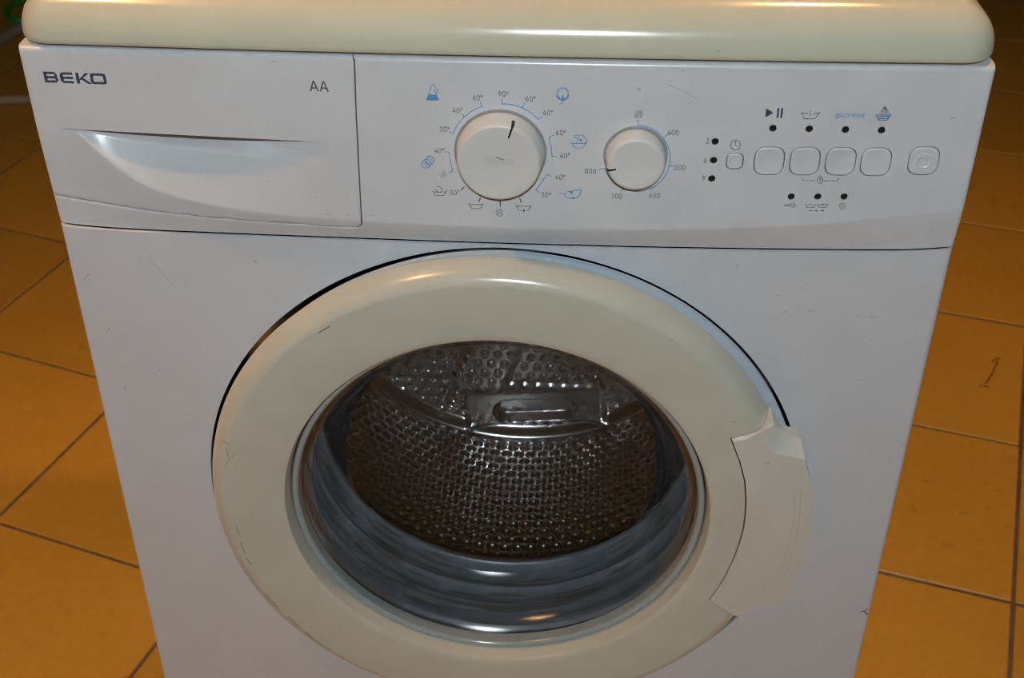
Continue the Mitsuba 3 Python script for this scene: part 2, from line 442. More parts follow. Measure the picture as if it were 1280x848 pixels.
# control panel and detergent drawer: one moulded face, cut along the drawer seam
CR = np.array([(-0.302, 0.775), (-0.2735, 0.7436), (-0.2650, 0.7319), (-0.2485, 0.7151), (-0.2305, 0.7030), (-0.2040, 0.6940), (-0.1674, 0.6882), (-0.1255, 0.6848), (-0.0925, 0.6834), (-0.0552, 0.6825), (0.0085, 0.6817),
               (0.0823, 0.6826), (0.1557, 0.6855), (0.204, 0.6893), (0.2514, 0.6949), (0.302, 0.7030)])
crease = PchipInterpolator(CR[:, 0], CR[:, 1])
TOPZ = 0.7985


def slit_z(x):
    return 0.7437 + (0.7403 - 0.7437) * (x + 0.2881) / 0.1785


def slit_d(x):
    t = np.clip((x + 0.2845) / 0.185, 0, 1)
    return 0.0165 * np.clip(t / 0.36, 0, 9) ** 0.9 * np.clip((1 - t) / 0.64, 0, 9) ** 1.6


def face_y(x, z):
    """Front of the panel before the drawer's grip is pressed in."""
    x, z = np.asarray(x, float), np.asarray(z, float)
    y = bulge(x) * np.clip(1 - 0 * z, 0, 1)
    c = np.minimum(crease(np.clip(x, -0.3, 0.3)), 0.7437)
    zb = seam_z(x)
    below = np.clip((c - z) / np.maximum(c - zb, 1e-4), 0, 1)
    lower = 0.0022
    y = y + (lower - bulge(x)) * np.where(below > 0, below ** 1.15, 0)
    r = 0.0030
    for d in (TOPZ - z, x + 0.3005, 0.3005 - x):
        d = np.clip(d, 0, r)
        y = y + (r - np.sqrt(np.maximum(r * r - (r - d) ** 2, 0)))
    r = 0.0009
    d = np.clip(z - zb, 0, r)
    return y + (r - np.sqrt(np.maximum(r * r - (r - d) ** 2, 0)))


def round_off(d, r):
    d = np.clip(d, 0, r)
    return r - np.sqrt(np.maximum(r * r - (r - d) ** 2, 0))


def grid_solid(X, Z, Y, yback):
    nz, nx = X.shape
    fr = np.stack([X, Y, Z], -1).reshape(-1, 3)
    bk = np.stack([X, np.full_like(X, yback), Z], -1).reshape(-1, 3)
    v = np.vstack([fr, bk]); o = nz * nx
    a, b = np.meshgrid(np.arange(nz - 1), np.arange(nx - 1), indexing='ij')
    q = np.stack([a * nx + b, a * nx + b + 1, (a + 1) * nx + b + 1, (a + 1) * nx + b], -1).reshape(-1, 4)
    f = [q, q[:, ::-1] + o]
    loop = np.concatenate([np.arange(nx), nx * np.arange(1, nz) + nx - 1, (nz - 1) * nx + np.arange(nx - 2, -1, -1), nx * np.arange(nz - 2, 0, -1)])
    l2 = np.roll(loop, -1)
    f.append(np.stack([loop, loop + o, l2 + o, l2], -1))
    q = np.vstack(f)
    return trimesh.Trimesh(v, np.vstack([q[:, [0, 1, 2]], q[:, [0, 2, 3]]]), process=False)


SX = np.array([(-0.0880, 0.800), (-0.0895, 0.7552), (-0.0910, 0.6860)])


def drawer_outline(gap):
    bot = [(-0.303, 0.6938), (-0.2987, 0.6929), (-0.28, 0.6896), (-0.2599, 0.6866), (-0.238, 0.6839), (-0.2179, 0.6820), (-0.19, 0.6800), (-0.1616, 0.6787), (-0.1263, 0.6775), (-0.0912, 0.6764)]
    bx = np.linspace(bot[0][0], bot[-1][0], 70)
    bot = list(zip(bx, PchipInterpolator([q[0] for q in bot], [q[1] for q in bot])(bx)))
    p = Polygon(bot + [(-0.0910, 0.6860), (-0.0895, 0.7552), (-0.0880, 0.801), (-0.303, 0.801)])
    p = p.intersection(sbox(-0.33, 0.6, 0.0, 0.9))
    p = p.union(sbox(-0.34, 0.6935, -0.299, 0.82)).buffer(-0.006).buffer(0.006, quad_segs=8)
    return p.buffer(-gap)


outline = Polygon([(-0.3005, TOPZ), (-0.3005, float(seam_z(-0.3)))] + [(x, float(seam_z(x))) for x in xs] + [(0.3005, float(seam_z(0.3))), (0.3005, TOPZ)])
gx = np.unique(np.concatenate([np.linspace(-0.3005, 0.3005, 460), -0.3005 + 0.0030 * np.linspace(0, 1, 8) ** 1.5, 0.3005 - 0.0030 * np.linspace(0, 1, 8) ** 1.5]))
sz = np.unique(np.concatenate([np.linspace(0, 1, 190), 1 - 0.0225 * np.linspace(0, 1, 9) ** 1.5, 0.0068 * np.linspace(0, 1, 5)]))
X = np.repeat(gx[None], len(sz), 0)
Zb = seam_z(gx)[None]
Z = Zb + (TOPZ - Zb) * sz[:, None]
YP = face_y(X, Z)
dd = shapely.distance(shapely.points(X, Z), drawer_outline(-0.0001).exterior)
YP = YP + np.where(X < -0.08, round_off(dd, 0.0011), 0)
panel_solid = to_man(grid_solid(X, Z, YP, 0.030))
panel = panel_solid - to_man(ext(drawer_outline(-0.0001), -0.05, 0.05))


# drawer front with the grip pressed in below the slit
gx = np.unique(np.concatenate([np.linspace(-0.3005, -0.086, 190), -0.3005 + 0.0030 * np.linspace(0, 1, 8) ** 1.5]))
lo = np.linspace(0, 1, 80) ** 0.8
hi = np.unique(np.concatenate([np.linspace(0, 1, 34), 1 - 0.056 * np.linspace(0, 1, 8) ** 1.5]))
s = slit_z(gx)[None]; zb = (seam_z(gx) + 0.004)[None]
Zlo, Zhi = zb + (s - zb) * lo[:, None], s + (TOPZ - s) * hi[:, None]
Xlo, Xhi = np.repeat(gx[None], len(lo), 0), np.repeat(gx[None], len(hi), 0)
cz_ = np.minimum(crease(gx), slit_z(gx) - 0.0005)[None]
tt = (Zlo - cz_) / (s - cz_)
eb = 0.0022 / np.maximum(s - cz_, 0.006)          # the fold between scoop and front is rounded
tt = 0.5 * (tt + np.sqrt(tt * tt + eb * eb))
tt = np.clip(tt - 0.5 * eb * eb / (np.abs((Zlo - cz_) / (s - cz_)) + eb), 0, 1)
scoop = slit_d(gx)[None] * (0.80 * tt + 1.3 * sstep(0.70, 0.86, tt) * np.clip(slit_d(gx)[None] / 0.0165, 0, 1) ** 0.8)       # the finger slot behind the lip
Ylo, Yhi = face_y(Xlo, Zlo) + scoop, face_y(Xhi, Zhi)
out_d = drawer_outline(0.0008)
X, Z, Y = np.vstack([Xlo, Xhi]), np.vstack([Zlo, Zhi]), np.vstack([Ylo, Yhi])
edge = drawer_outline(0.0008).union(sbox(-0.4, 0.7, -0.29, 0.9)).union(sbox(-0.4, 0.78, -0.0887, 0.9))
Y = Y + round_off(shapely.distance(shapely.points(X, Z), edge.exterior), 0.0010)
drawer = to_man(grid_solid(X, Z, Y, 0.048)) ^ to_man(ext(out_d, -0.05, 0.05))
add(WM + '__detergent_drawer', ply(to_mesh(drawer), 'white_plastic', smooth=24), 'white drawer front with a scooped grip')
DRAWER, PANEL = WM + '__detergent_drawer', WM + '__control_panel'

# data measured on the panel, in millimetres (x, z)
PRINTS = [
 ('temperature_bracket','b',0.55,[[(-31.0,749.8),(-28.7,749.1),(-28.7,749.1),(-27.7,751.4),(-26.5,753.7),(-25.1,755.8),(-23.7,757.9),(-22.1,759.8),(-20.3,761.5),(-18.5,763.1),(-16.5,764.5),(-14.5,765.8),(-12.4,766.9),(-10.2,767.8),(-11.2,770.6)],[(-21.4,760.4),(-22.9,762.6)]],[]),
 ('temperature_bracket','b',0.55,[[(2.2,773.2),(2.1,769.8),(4.5,769.9),(6.8,769.7),(9.1,769.3),(11.3,768.8),(13.5,768.0),(15.7,767.1),(17.8,766.0),(19.7,764.7),(21.6,763.3),(23.4,761.6),(25.0,759.9),(27.3,762.1)],[(14.8,767.5),(15.8,770.4)]],[]),
 ('temperature_bracket','b',0.55,[[(34.7,749.3),(31.8,748.1),(31.8,748.1),(32.0,746.9),(32.3,745.7),(32.6,744.5),(32.8,743.3),(33.0,742.1),(33.2,740.8),(33.4,739.6),(33.5,738.4),(33.7,737.1),(33.8,735.9),(33.9,734.6),(36.8,734.7)]],[]),
 ('temperature_bracket','b',0.55,[[(33.9,720.4),(31.1,721.8),(24.0,710.3),(26.4,708.3)]],[]),
 ('temperature_bracket','b',0.55,[[(-34.4,735.8),(-31.8,735.9),(-31.1,729.4),(-29.6,722.1),(-32.2,721.5)]],[]),
 ('program_tick','k',0.7,[[(-24.7,708.9),(-22.6,711.1)]],[]),
 ('program_tick','k',0.7,[[(-12.1,703.7),(-13.1,700.5)]],[]),
 ('program_tick','k',0.7,[[(0.8,701.7),(0.8,698.0)]],[]),
 ('program_tick','k',0.7,[[(13.6,703.7),(14.7,701.0)]],[]),
 ('flask_icon','b',0.5,[[(-44.6,771.5),(-41.4,780.9),(-40.5,781.8),(-39.7,781.4),(-37.2,776.4)],[(-39.8,778.2),(-38.4,775.3)]],[[(-43.6,774.9),(-41.8,775.1),(-40.4,774.7),(-38.4,775.2),(-37.0,771.9),(-37.5,771.1),(-44.6,770.9),(-45.1,771.5)]]),
 ('cotton_icon','b',0.45,[[(36.5,775.8),(36.3,778.3),(36.3,778.8),(36.4,779.3),(36.7,779.7),(37.1,780.0),(37.6,780.1),(37.2,780.2),(37.4,780.6),(37.8,780.9),(38.3,781.1),(38.8,781.0),(39.2,780.8),(39.0,781.3),(39.4,781.5),(39.9,781.5),(40.4,781.3),(40.7,781.0),(41.0,780.5),(41.0,781.1),(41.5,781.0),(41.9,780.7),(42.2,780.3),(42.4,779.8),(42.3,779.3),(42.7,779.8),(43.0,779.4),(43.2,778.9),(43.2,778.4),(43.0,777.9),(42.7,777.5),(43.1,776.0)],[(39.9,777.0),(40.0,773.1),(39.4,771.0),(37.9,770.2)]],[]),
 ('cotton_icon_leaf','b',1.3,[[(36.4,776.0),(37.6,774.4),(39.9,773.0)],[(43.2,776.3),(42.3,774.7),(40.2,773.0)],[(39.9,775.6),(40.0,773.1)]],[]),
 ('shirt_basin_icon','b',0.5,[[(45.5,744.6),(48.4,740.9),(53.1,741.0),(55.6,744.8)],[(46.5,744.0),(54.8,744.2)],[(49.2,744.7),(50.5,747.9),(47.6,747.9),(48.4,749.6),(51.4,749.2),(52.7,750.2),(54.1,748.1),(56.1,746.6),(54.3,744.2)]],[[(52.8,746.4),(52.6,745.7),(52.0,745.4),(51.4,745.5),(51.0,746.1),(51.0,746.8),(51.5,747.4),(52.2,747.4),(52.7,746.9)]]),
 ('feather_icon','b',0.55,[[(39.4,708.3),(42.7,707.7),(44.4,709.8),(47.4,709.9),(49.4,710.9),(53.1,711.0),(53.2,709.3),(51.6,706.2),(48.9,704.6),(46.2,704.8),(43.5,705.5),(42.7,707.3)]],[[(48.0,709.0),(47.8,708.2),(47.2,707.9),(46.5,708.0),(46.0,708.7),(46.1,709.5),(46.6,710.0),(47.3,710.1),(47.9,709.6)],[(48.9,705.2),(48.8,704.7),(48.4,704.5),(47.9,704.6),(47.6,705.0),(47.6,705.5),(48.0,705.9),(48.4,705.9),(48.8,705.6)]]),
 ('yarn_icon','b',0.55,[[(-41.5,729.6),(-41.7,728.6),(-42.2,727.7),(-42.9,727.0),(-43.7,726.6),(-44.7,726.5),(-45.6,726.7),(-46.3,727.2),(-46.9,728.0),(-47.1,729.0),(-47.1,730.0),(-46.7,731.0),(-46.1,731.8),(-45.4,732.4),(-44.5,732.6),(-43.5,732.6),(-42.7,732.2),(-42.0,731.5),(-41.6,730.6),(-41.5,729.6)],[(-43.9,727.2),(-44.1,726.2),(-44.5,725.3),(-45.2,724.6),(-46.1,724.1),(-47.0,724.0),(-47.9,724.2),(-48.7,724.8),(-49.2,725.6),(-49.5,726.5),(-49.4,727.6),(-49.1,728.5),(-48.5,729.4),(-47.7,729.9),(-46.8,730.2),(-45.9,730.2),(-45.1,729.8),(-44.4,729.1),(-44.0,728.2),(-43.9,727.2)],[(-45.9,730.5),(-43.2,727.7)],[(-44.7,731.8),(-42.1,729.3)],[(-48.2,728.0),(-45.8,724.8)],[(-46.8,728.8),(-44.6,726.2)]],[]),
 ('hand_wash_icon','k',0.42,[[(-43.0,708.0),(-41.5,704.3),(-36.0,704.5),(-33.7,708.3)],[(-42.1,706.9),(-39.5,706.6)],[(-36.3,707.1),(-34.1,707.1)],[(-40.4,711.0),(-38.2,710.8),(-36.9,708.9),(-37.8,706.5),(-40.0,707.0),(-41.1,708.8)]],[]),
 ('basin_icon','k',0.45,[[(-19.7,699.2),(-17.7,695.4),(-11.9,695.6),(-10.2,699.5)],[(-19.2,698.4),(-10.5,698.7)]],[]),
 ('spin_icon','k',0.36,[[(0.5,693.1),(0.5,693.1),(0.6,693.2),(0.7,693.3),(0.8,693.4),(0.8,693.6),(0.7,693.8),(0.6,693.9),(0.4,694.0),(0.2,694.1),(-0.1,694.0),(-0.3,693.9),(-0.5,693.7),(-0.6,693.4),(-0.7,693.1),(-0.7,692.7),(-0.5,692.4),(-0.3,692.1),(0.0,691.9),(0.4,691.8),(0.8,691.8),(1.3,692.0),(1.6,692.4),(1.9,692.8),(2.0,693.3),(2.0,693.9),(1.8,694.4),(1.5,694.9),(1.1,695.2),(0.5,695.4),(-0.1,695.4),(-0.7,695.2),(-1.2,694.8),(-1.7,694.3),(-1.9,693.6),(-2.0,692.8),(-1.9,692.1),(-1.5,691.4),(-1.0,690.9),(-0.3,690.5),(0.5,690.4),(1.3,690.5),(2.1,691.0),(2.7,691.6)]],[]),
 ('drain_icon','k',0.45,[[(11.2,698.9),(13.3,695.0),(14.8,695.0)],[(17.8,695.1),(19.4,695.2),(21.1,699.0)],[(11.9,698.1),(20.6,698.3)]],[[(15.9,695.5),(16.3,696.5),(16.8,695.5),(17.1,694.6),(16.3,693.6),(15.6,694.6)]]),
 ('snowflake_icon','k',0.32,[[(-35.3,719.9),(-33.3,719.9)],[(-35.6,719.3),(-34.7,717.4)],[(-36.1,719.3),(-37.2,717.4)],[(-36.4,719.8),(-38.4,719.8)],[(-36.1,720.4),(-37.0,722.2)],[(-35.6,720.4),(-34.5,722.3)]],[]),
 ('spin_speed_arc','b',0.55,[[(64.0,725.8),(67.0,726.8),(67.7,727.3),(68.3,725.7),(69.0,724.1),(69.8,722.5),(70.7,721.0),(71.7,719.6),(72.8,718.3),(74.0,717.0),(75.2,715.9),(76.6,714.9),(77.9,713.9),(79.4,713.1),(80.9,712.4),(82.4,711.8),(84.0,711.4),(85.6,711.1),(87.1,710.9),(88.7,710.9),(90.3,710.9),(91.9,711.2),(93.5,711.5),(95.0,712.0),(96.4,712.6),(97.9,713.3),(99.2,714.2),(100.5,715.1),(101.8,716.2),(102.9,717.3),(104.0,718.6),(104.9,720.0),(105.8,721.4),(106.5,722.9),(107.2,724.4),(107.7,726.1),(108.2,727.7),(108.5,729.4),(108.7,731.1),(108.8,732.9),(108.8,734.6),(108.6,736.3),(108.4,738.1),(108.0,739.8),(107.5,741.4),(106.9,743.0),(106.2,744.6),(105.4,746.1),(104.5,747.6),(103.6,749.0),(102.5,750.3),(101.3,751.5),(100.1,752.6),(98.8,753.6),(97.5,754.5),(96.1,755.4),(94.7,756.0),(93.2,756.6),(91.7,757.1),(90.2,757.4),(88.6,757.6),(87.1,757.7),(87.0,761.0)],[(103.8,749.5),(105.7,751.3)],[(108.5,730.3),(111.1,729.4)],[(97.8,714.5),(99.1,712.5)],[(80.4,713.3),(79.3,710.3)]],[]),
 ('no_spin_icon','k',0.3,[[(89.6,765.1),(89.4,764.0),(88.8,763.2),(88.0,762.6),(87.1,762.4),(86.1,762.7),(85.4,763.2),(84.9,764.1),(84.7,765.0),(84.9,765.8),(85.3,766.5),(86.0,767.0),(86.7,767.1),(87.4,766.9),(88.0,766.5),(88.4,765.9),(88.5,765.2),(88.4,764.5),(88.0,764.0),(87.6,763.7),(87.0,763.6),(86.5,763.7),(86.1,764.1),(85.9,764.5),(85.8,765.0),(85.9,765.4),(86.1,765.7),(86.4,765.9),(86.8,765.9),(87.1,765.8)],[(84.9,762.1),(89.6,768.2)],[(89.2,767.2),(89.8,765.0),(88.9,762.8)]],[]),
 ('clock_icon','k',0.45,[[(151.9,745.1),(151.9,744.2),(151.6,743.4),(151.2,742.6),(150.6,742.1),(149.8,741.8),(149.0,741.7),(148.2,741.9),(147.5,742.3),(146.8,742.9),(146.3,743.7),(146.0,744.5),(145.9,745.4),(146.1,746.3),(146.4,747.0),(146.9,747.7),(147.6,748.1),(148.4,748.3),(149.2,748.2),(150.0,748.0),(150.7,747.5),(151.3,746.8),(151.7,746.0),(151.9,745.1)],[(148.7,747.3),(148.9,744.7),(150.6,744.8)]],[]),
 ('start_pause_icon','k',0.2,[],[[(165.2,770.3),(170.0,767.4),(165.4,764.3)],[(172.2,770.6),(173.4,770.6),(173.5,764.1),(172.3,764.1)],[(174.4,770.6),(175.7,770.6),(175.7,764.1),(174.5,764.1)]]),
 ('prewash_icon','k',0.42,[[(187.1,768.1),(189.4,763.7),(196.0,763.8),(198.5,768.2)],[(187.5,767.4),(191.3,767.3)],[(194.4,767.3),(198.1,767.5)],[(192.5,769.0),(192.9,766.0)]],[]),
 ('express_swoosh','b',0.35,[[(208.5,763.9),(210.3,765.6)],[(209.7,764.0),(211.1,766.2)]],[]),
 ('rinse_plus_icon','k',0.4,[[(233.9,765.2),(235.2,763.2),(240.3,763.3),(241.4,766.2)],[(234.7,764.4),(241.1,764.5)],[(237.0,772.7),(238.0,772.7)],[(236.9,772.0),(235.4,768.1)],[(237.3,772.0),(236.9,768.2)],[(237.6,772.0),(238.3,768.2)],[(237.9,772.0),(239.5,768.2)],[(238.2,772.0),(240.7,768.2)]],[]),
 ('rinse_plus_wave','b',0.9,[[(233.2,766.5),(234.0,767.1),(234.8,767.3),(236.0,766.6),(236.9,767.3),(238.0,766.7),(238.9,767.3),(240.0,766.7),(240.9,767.3),(242.2,767.0)],[(233.9,765.7),(235.1,765.5),(236.5,765.9),(238.0,765.6),(239.8,766.0),(241.5,765.9)]],[]),
 ('child_lock_bracket','k',0.4,[[(193.6,723.0),(193.8,720.9),(201.2,721.0)],[(207.3,721.1),(216.3,721.2),(216.2,723.5)],[(206.8,721.1),(206.8,720.5),(206.6,720.0),(206.3,719.6),(205.9,719.3),(205.4,719.2),(204.8,719.2),(204.3,719.4),(203.8,719.7),(203.5,720.2),(203.2,720.8),(203.2,721.3),(203.2,721.9),(203.5,722.4),(203.9,722.7),(204.3,722.9),(204.9,723.0),(205.4,722.9),(205.9,722.6),(206.3,722.2),(206.6,721.7),(206.8,721.1)],[(203.6,722.9),(203.6,723.5),(203.8,723.9),(204.1,724.3),(204.5,724.4),(204.9,724.4),(205.4,724.2),(205.7,723.8),(206.0,723.4),(206.1,722.8)],[(205.0,722.2),(205.1,720.1)]],[]),
 ('door_icon','k',0.36,[[(184.4,702.8),(185.9,703.4),(188.3,703.6),(188.9,704.3),(190.3,704.5),(191.5,703.5),(191.3,702.1),(189.7,701.6),(188.4,702.5),(186.0,702.4),(184.4,702.8)],[(190.0,703.5),(190.7,703.1)]],[]),
 ('wash_rinse_icon','k',0.36,[[(197.8,703.9),(199.2,701.6),(203.6,701.6),(204.5,704.0)],[(198.1,703.6),(200.5,703.7)],[(201.7,703.7),(204.1,703.7)],[(201.0,704.5),(201.2,703.0)],[(205.4,704.0),(207.1,701.7),(211.2,701.8),(212.7,704.3)],[(206.1,703.8),(212.3,704.0)],[(207.9,704.3),(209.1,703.3),(209.9,704.5)]],[]),
 ('sequence_arrow','k',0.4,[[(200.4,699.4),(202.1,699.4)]],[[(201.7,700.2),(203.0,699.4),(201.9,698.6)]]),
 ('sequence_arrow','k',0.4,[[(204.2,699.4),(205.9,699.5)]],[[(205.6,700.3),(206.9,699.5),(205.8,698.6)]]),
 ('sequence_arrow','k',0.4,[[(208.1,699.5),(209.8,699.5)]],[[(209.4,700.4),(210.7,699.6),(209.6,698.7)]]),
 ('end_spin_icon','k',0.28,[[(223.8,701.2),(223.1,700.8),(222.3,700.7),(221.4,700.9),(220.7,701.3),(220.1,702.0),(219.8,702.7),(219.7,703.5),(219.9,704.2),(220.2,704.7),(220.8,705.1),(221.4,705.2),(222.1,705.1),(222.7,704.8),(223.2,704.3),(223.5,703.8),(223.6,703.2),(223.5,702.6),(223.3,702.2),(222.9,701.9),(222.4,701.8),(221.9,701.8),(221.5,702.0),(221.1,702.3),(220.8,702.7),(220.7,703.1),(220.8,703.5),(220.9,703.8),(221.2,704.1),(221.5,704.2),(221.8,704.1),(222.1,704.0),(222.4,703.8),(222.5,703.6),(222.6,703.3),(222.6,703.1),(222.5,702.9),(222.3,702.8),(222.2,702.8),(222.0,702.8)]],[]),
]
TEXTS = [('temperature_mark', '60°', -12.8, 773.6, 4.2, 'k'), ('temperature_mark', '40°', -25.6, 764.7, 4.2, 'k'), ('temperature_mark', '30°', -34.1, 751.6, 4.2, 'k'), ('temperature_mark', '90°', 3.1, 776.5, 4.2, 'k'), ('temperature_mark', '60°', 20.0, 773.6, 4.2, 'k'), ('temperature_mark', '40°', 30.9, 764.7, 4.2, 'k'), ('temperature_mark', '60°', 39.2, 751.3, 4.2, 'k'), ('temperature_mark', '40°', 42.2, 735.4, 4.2, 'k'), ('temperature_mark', '40°', 39.5, 720.0, 4.2, 'k'), ('temperature_mark', '30°', 30.7, 706.8, 4.2, 'k'), ('temperature_mark', '40°', -37.8, 736.7, 4.2, 'k'), ('temperature_mark', '30°', -28.9, 706.7, 4.2, 'k'), ('spin_speed_mark', '400', 109.4, 752.9, 4.2, 'k'), ('spin_speed_mark', '500', 115.5, 728.6, 4.2, 'k'), ('spin_speed_mark', '600', 100.6, 708.3, 4.2, 'k'), ('spin_speed_mark', '700', 76.3, 707.2, 4.2, 'k'), ('spin_speed_mark', '800', 58.7, 724.8, 4.2, 'k'), ('delay_hours_mark', '3', 131.3, 747.4, 3.8, 'k'), ('delay_hours_mark', '6', 131.0, 734.2, 3.8, 'k'), ('delay_hours_mark', '9', 131.1, 721.5, 3.8, 'k'), ('express_mark', 'express', 217.3, 765.9, 3.9, 'b'), ('energy_class_mark', 'AA', -111.8, 778.5, 7.0, 'k')]
LEDS = [(136.0, 747.3), (136.2, 734.3), (136.2, 721.3), (170.9, 757.0), (193.4, 757.0), (215.8, 756.8), (238.1, 756.8)]
LEDS2 = [(188.2, 709.3), (205.1, 709.6), (221.9, 709.9)]
BUTTONS = [(149.6, 733.8), (171.2, 734.4), (193.6, 734.6), (216.0, 734.8), (238.1, 734.8), (267.9, 736.0)]


BW, BH = 0.0182, 0.0190
button_polys = []
for k, (bx, bz) in enumerate(BUTTONS):
    w, h, r = (0.0100, 0.0106, 0.0032) if k == 0 else (BW, BH, 0.0062)
    button_polys.append(rounded_rect(bx / 1000, bz / 1000, w, h, r))
for pg in button_polys:
    panel -= to_man(ext(pg.buffer(0.0005), -0.05, 0.012))
for x, z in LEDS + LEDS2:
    panel -= to_man(ext(Point(x / 1000, z / 1000).buffer(0.0023, quad_segs=8), -0.05, 0.006))
add(PANEL, ply(to_mesh(panel), 'white_plastic', smooth=24), 'white control panel with printed symbols')

for k, pg in enumerate(button_polys):
    c = pg.centroid
    yf = float(bulge(c.x)) - (0.0006 if k == 0 else 0.0009)
    dish = lambda x, z, s: 0.0007 * (1 - s * s)
    if k < 5:
        bm = bevel_plate(pg, yf, 0.010, 0.0010, 0.0007, 5, dish)
    else:       # power button with a raised ring and bar moulded in
        u = np.linspace(-0.0105, 0.0105, 72)
        A, B = np.meshgrid(u, u)
        rr = np.hypot(A, B)
        mark = np.maximum(np.exp(-((rr - 0.0045) / 0.0007) ** 2) * ~((np.abs(A) < 0.0016) & (B > 0)), np.exp(-(A / 0.0007) ** 2) * ((B > 0.0015) & (B < 0.0055)))
        ed = shapely.distance(shapely.points(A + c.x, B + c.y), pg.exterior)
        yy = yf + 0.0006 - 0.0006 * sstep(0.0, 0.008, rr) + round_off(ed, 0.0011) - 0.0005 * mark
        bm = to_mesh(to_man(grid_solid(A + c.x, B + c.y, yy, 0.010)) ^ to_man(ext(pg, -0.05, 0.05)))
    add(WM + '__button', ply(bm, 'white_plastic', smooth=40), ['small square push button', None, None, None, None, 'power push button with a moulded ring'][k])
for k, (x, z) in enumerate(LEDS + LEDS2):
    r = 0.00225 if k < len(LEDS) else 0.0020
    y = float(bulge(x / 1000))
    prof = [(r, 0.005)] + [(r * math.cos(a), -0.0006 * math.sin(a)) for a in np.linspace(0, math.pi / 2, 6)]
    prof[-1] = (0.0, prof[-1][1])
    prof.append((0.0, 0.005))
    d = lathe(prof, (x / 1000, z / 1000), 20); d.apply_translation([0, y, 0])
    add(PANEL + '__indicator_light', ply(outward(d), 'led_lens', smooth=40), 'small dark indicator light' if k == 0 else None)

# printing: thin ink shapes lying on the panel
def ink(poly, key, col, base=0.00012, thick=0.00006, surf=bulge):
    poly = poly.simplify(0.00003)
    e = ext(poly, 0.0, thick)
    e = e.subdivide_to_size(0.004) if False else e
    v = np.array(e.vertices); v[:, 1] = surf(v[:, 0]) - base + v[:, 1]
    add(key, ply(trimesh.Trimesh(v, e.faces, process=False), col))


INK = {'k': 'ink_dark', 'b': 'ink_blue'}
for name, col, w, lines, fills in PRINTS:
    shp = [LineString(np.array(l) / 1000).buffer(w / 2000, quad_segs=3) for l in lines] + [Polygon(np.array(l) / 1000).buffer(0) for l in fills]
    ink(unary_union(shp), PANEL + '__' + name, 'ink_navy' if name == 'start_pause_icon' else INK[col])


def text_poly_mesh(text, cx, cz, h, slant=0.0, stretch=1.0):
    t = meshkit.text_mesh(text, h, 0.00006)
    v = np.array(t.vertices)
    v[:, 0] = v[:, 0] * stretch + slant * v[:, 1]
    b0, b1 = v[:, :2].min(0), v[:, :2].max(0)
    x = v[:, 0] - (b0[0] + b1[0]) / 2 + cx
    z = v[:, 1] - (b0[1] + b1[1]) / 2 + cz
    return trimesh.Trimesh(np.stack([x, bulge(x) - 0.00012 - v[:, 2] + 0.00006, z], -1), t.faces, process=False)


for name, text, x, z, h, col in TEXTS:
    parent = DRAWER if name == 'energy_class_mark' else PANEL
    hh = {'express_mark': 0.0037, 'energy_class_mark': 0.0070}.get(name, 0.0036)
    t = text_poly_mesh(text, x / 1000, z / 1000, hh, 0.25 if name == 'express_mark' else 0.0, {'express_mark': 0.95, 'energy_class_mark': 0.95}.get(name, 0.80))
    add(parent + '__' + name, ply(t, INK[col]), {'energy_class_mark': 'printed letters AA', 'express_mark': 'blue slanted word express'}.get(name))

# wide capital letters of the maker's name, drawn in units of the letter height
def letters():
    w = 0.21
    def ln(*p):
        return LineString(p).buffer(w / 2, cap_style=2, join_style=2)
    h = w / 2
    B = [ln((0.0, h), (1.02, h)), ln((0.0, 1 - h), (0.98, 1 - h)), ln((0.0, 0.5), (1.02, 0.5)), sbox(0.0, 0, 0.26, 1), ln((1.02 + 0.02, h + .02), (1.12, 0.3), (1.04, 0.5)), ln((1.0, 0.5), (1.07, 0.7), (0.99, 1 - h - .02))]
    B = unary_union(B).intersection(sbox(0, 0, 1.25, 1)).buffer(0.03).buffer(-0.03)
    E = unary_union([ln((0.2, h), (1.16, h)), ln((0.2, 1 - h), (1.16, 1 - h)), ln((0.1, 0.5), (1.16, 0.5)), Polygon([(0.0, 0.22), (0.22, 0), (0.3, 0), (0.3, 1), (0.22, 1), (0.0, 0.78)])])
    K = unary_union([sbox(0, 0, 0.28, 1), Polygon([(0.28, 0.42), (0.86, 1), (1.25, 1), (0.62, 0.54), (1.36, 0), (0.96, 0), (0.45, 0.38), (0.28, 0.30)])])
    O = sbox(0.24, 0.24, 1.16, 0.76).buffer(0.24, quad_segs=6).difference(sbox(0.34, 0.30, 1.06, 0.70).buffer(0.08, quad_segs=4))
    return [B, E, K, O]


LX, LZ, LH = -0.2869, 0.7752, 0.0073
from shapely import affinity
ink_x = [0.0, 1.42, 2.84, 4.10]
for g, ox in zip(letters(), ink_x):
    pg = affinity.affine_transform(g, [LH, 0, 0, LH, LX + ox * LH, LZ])
    ink(pg, DRAWER + '__logo_letter', 'ink_navy')

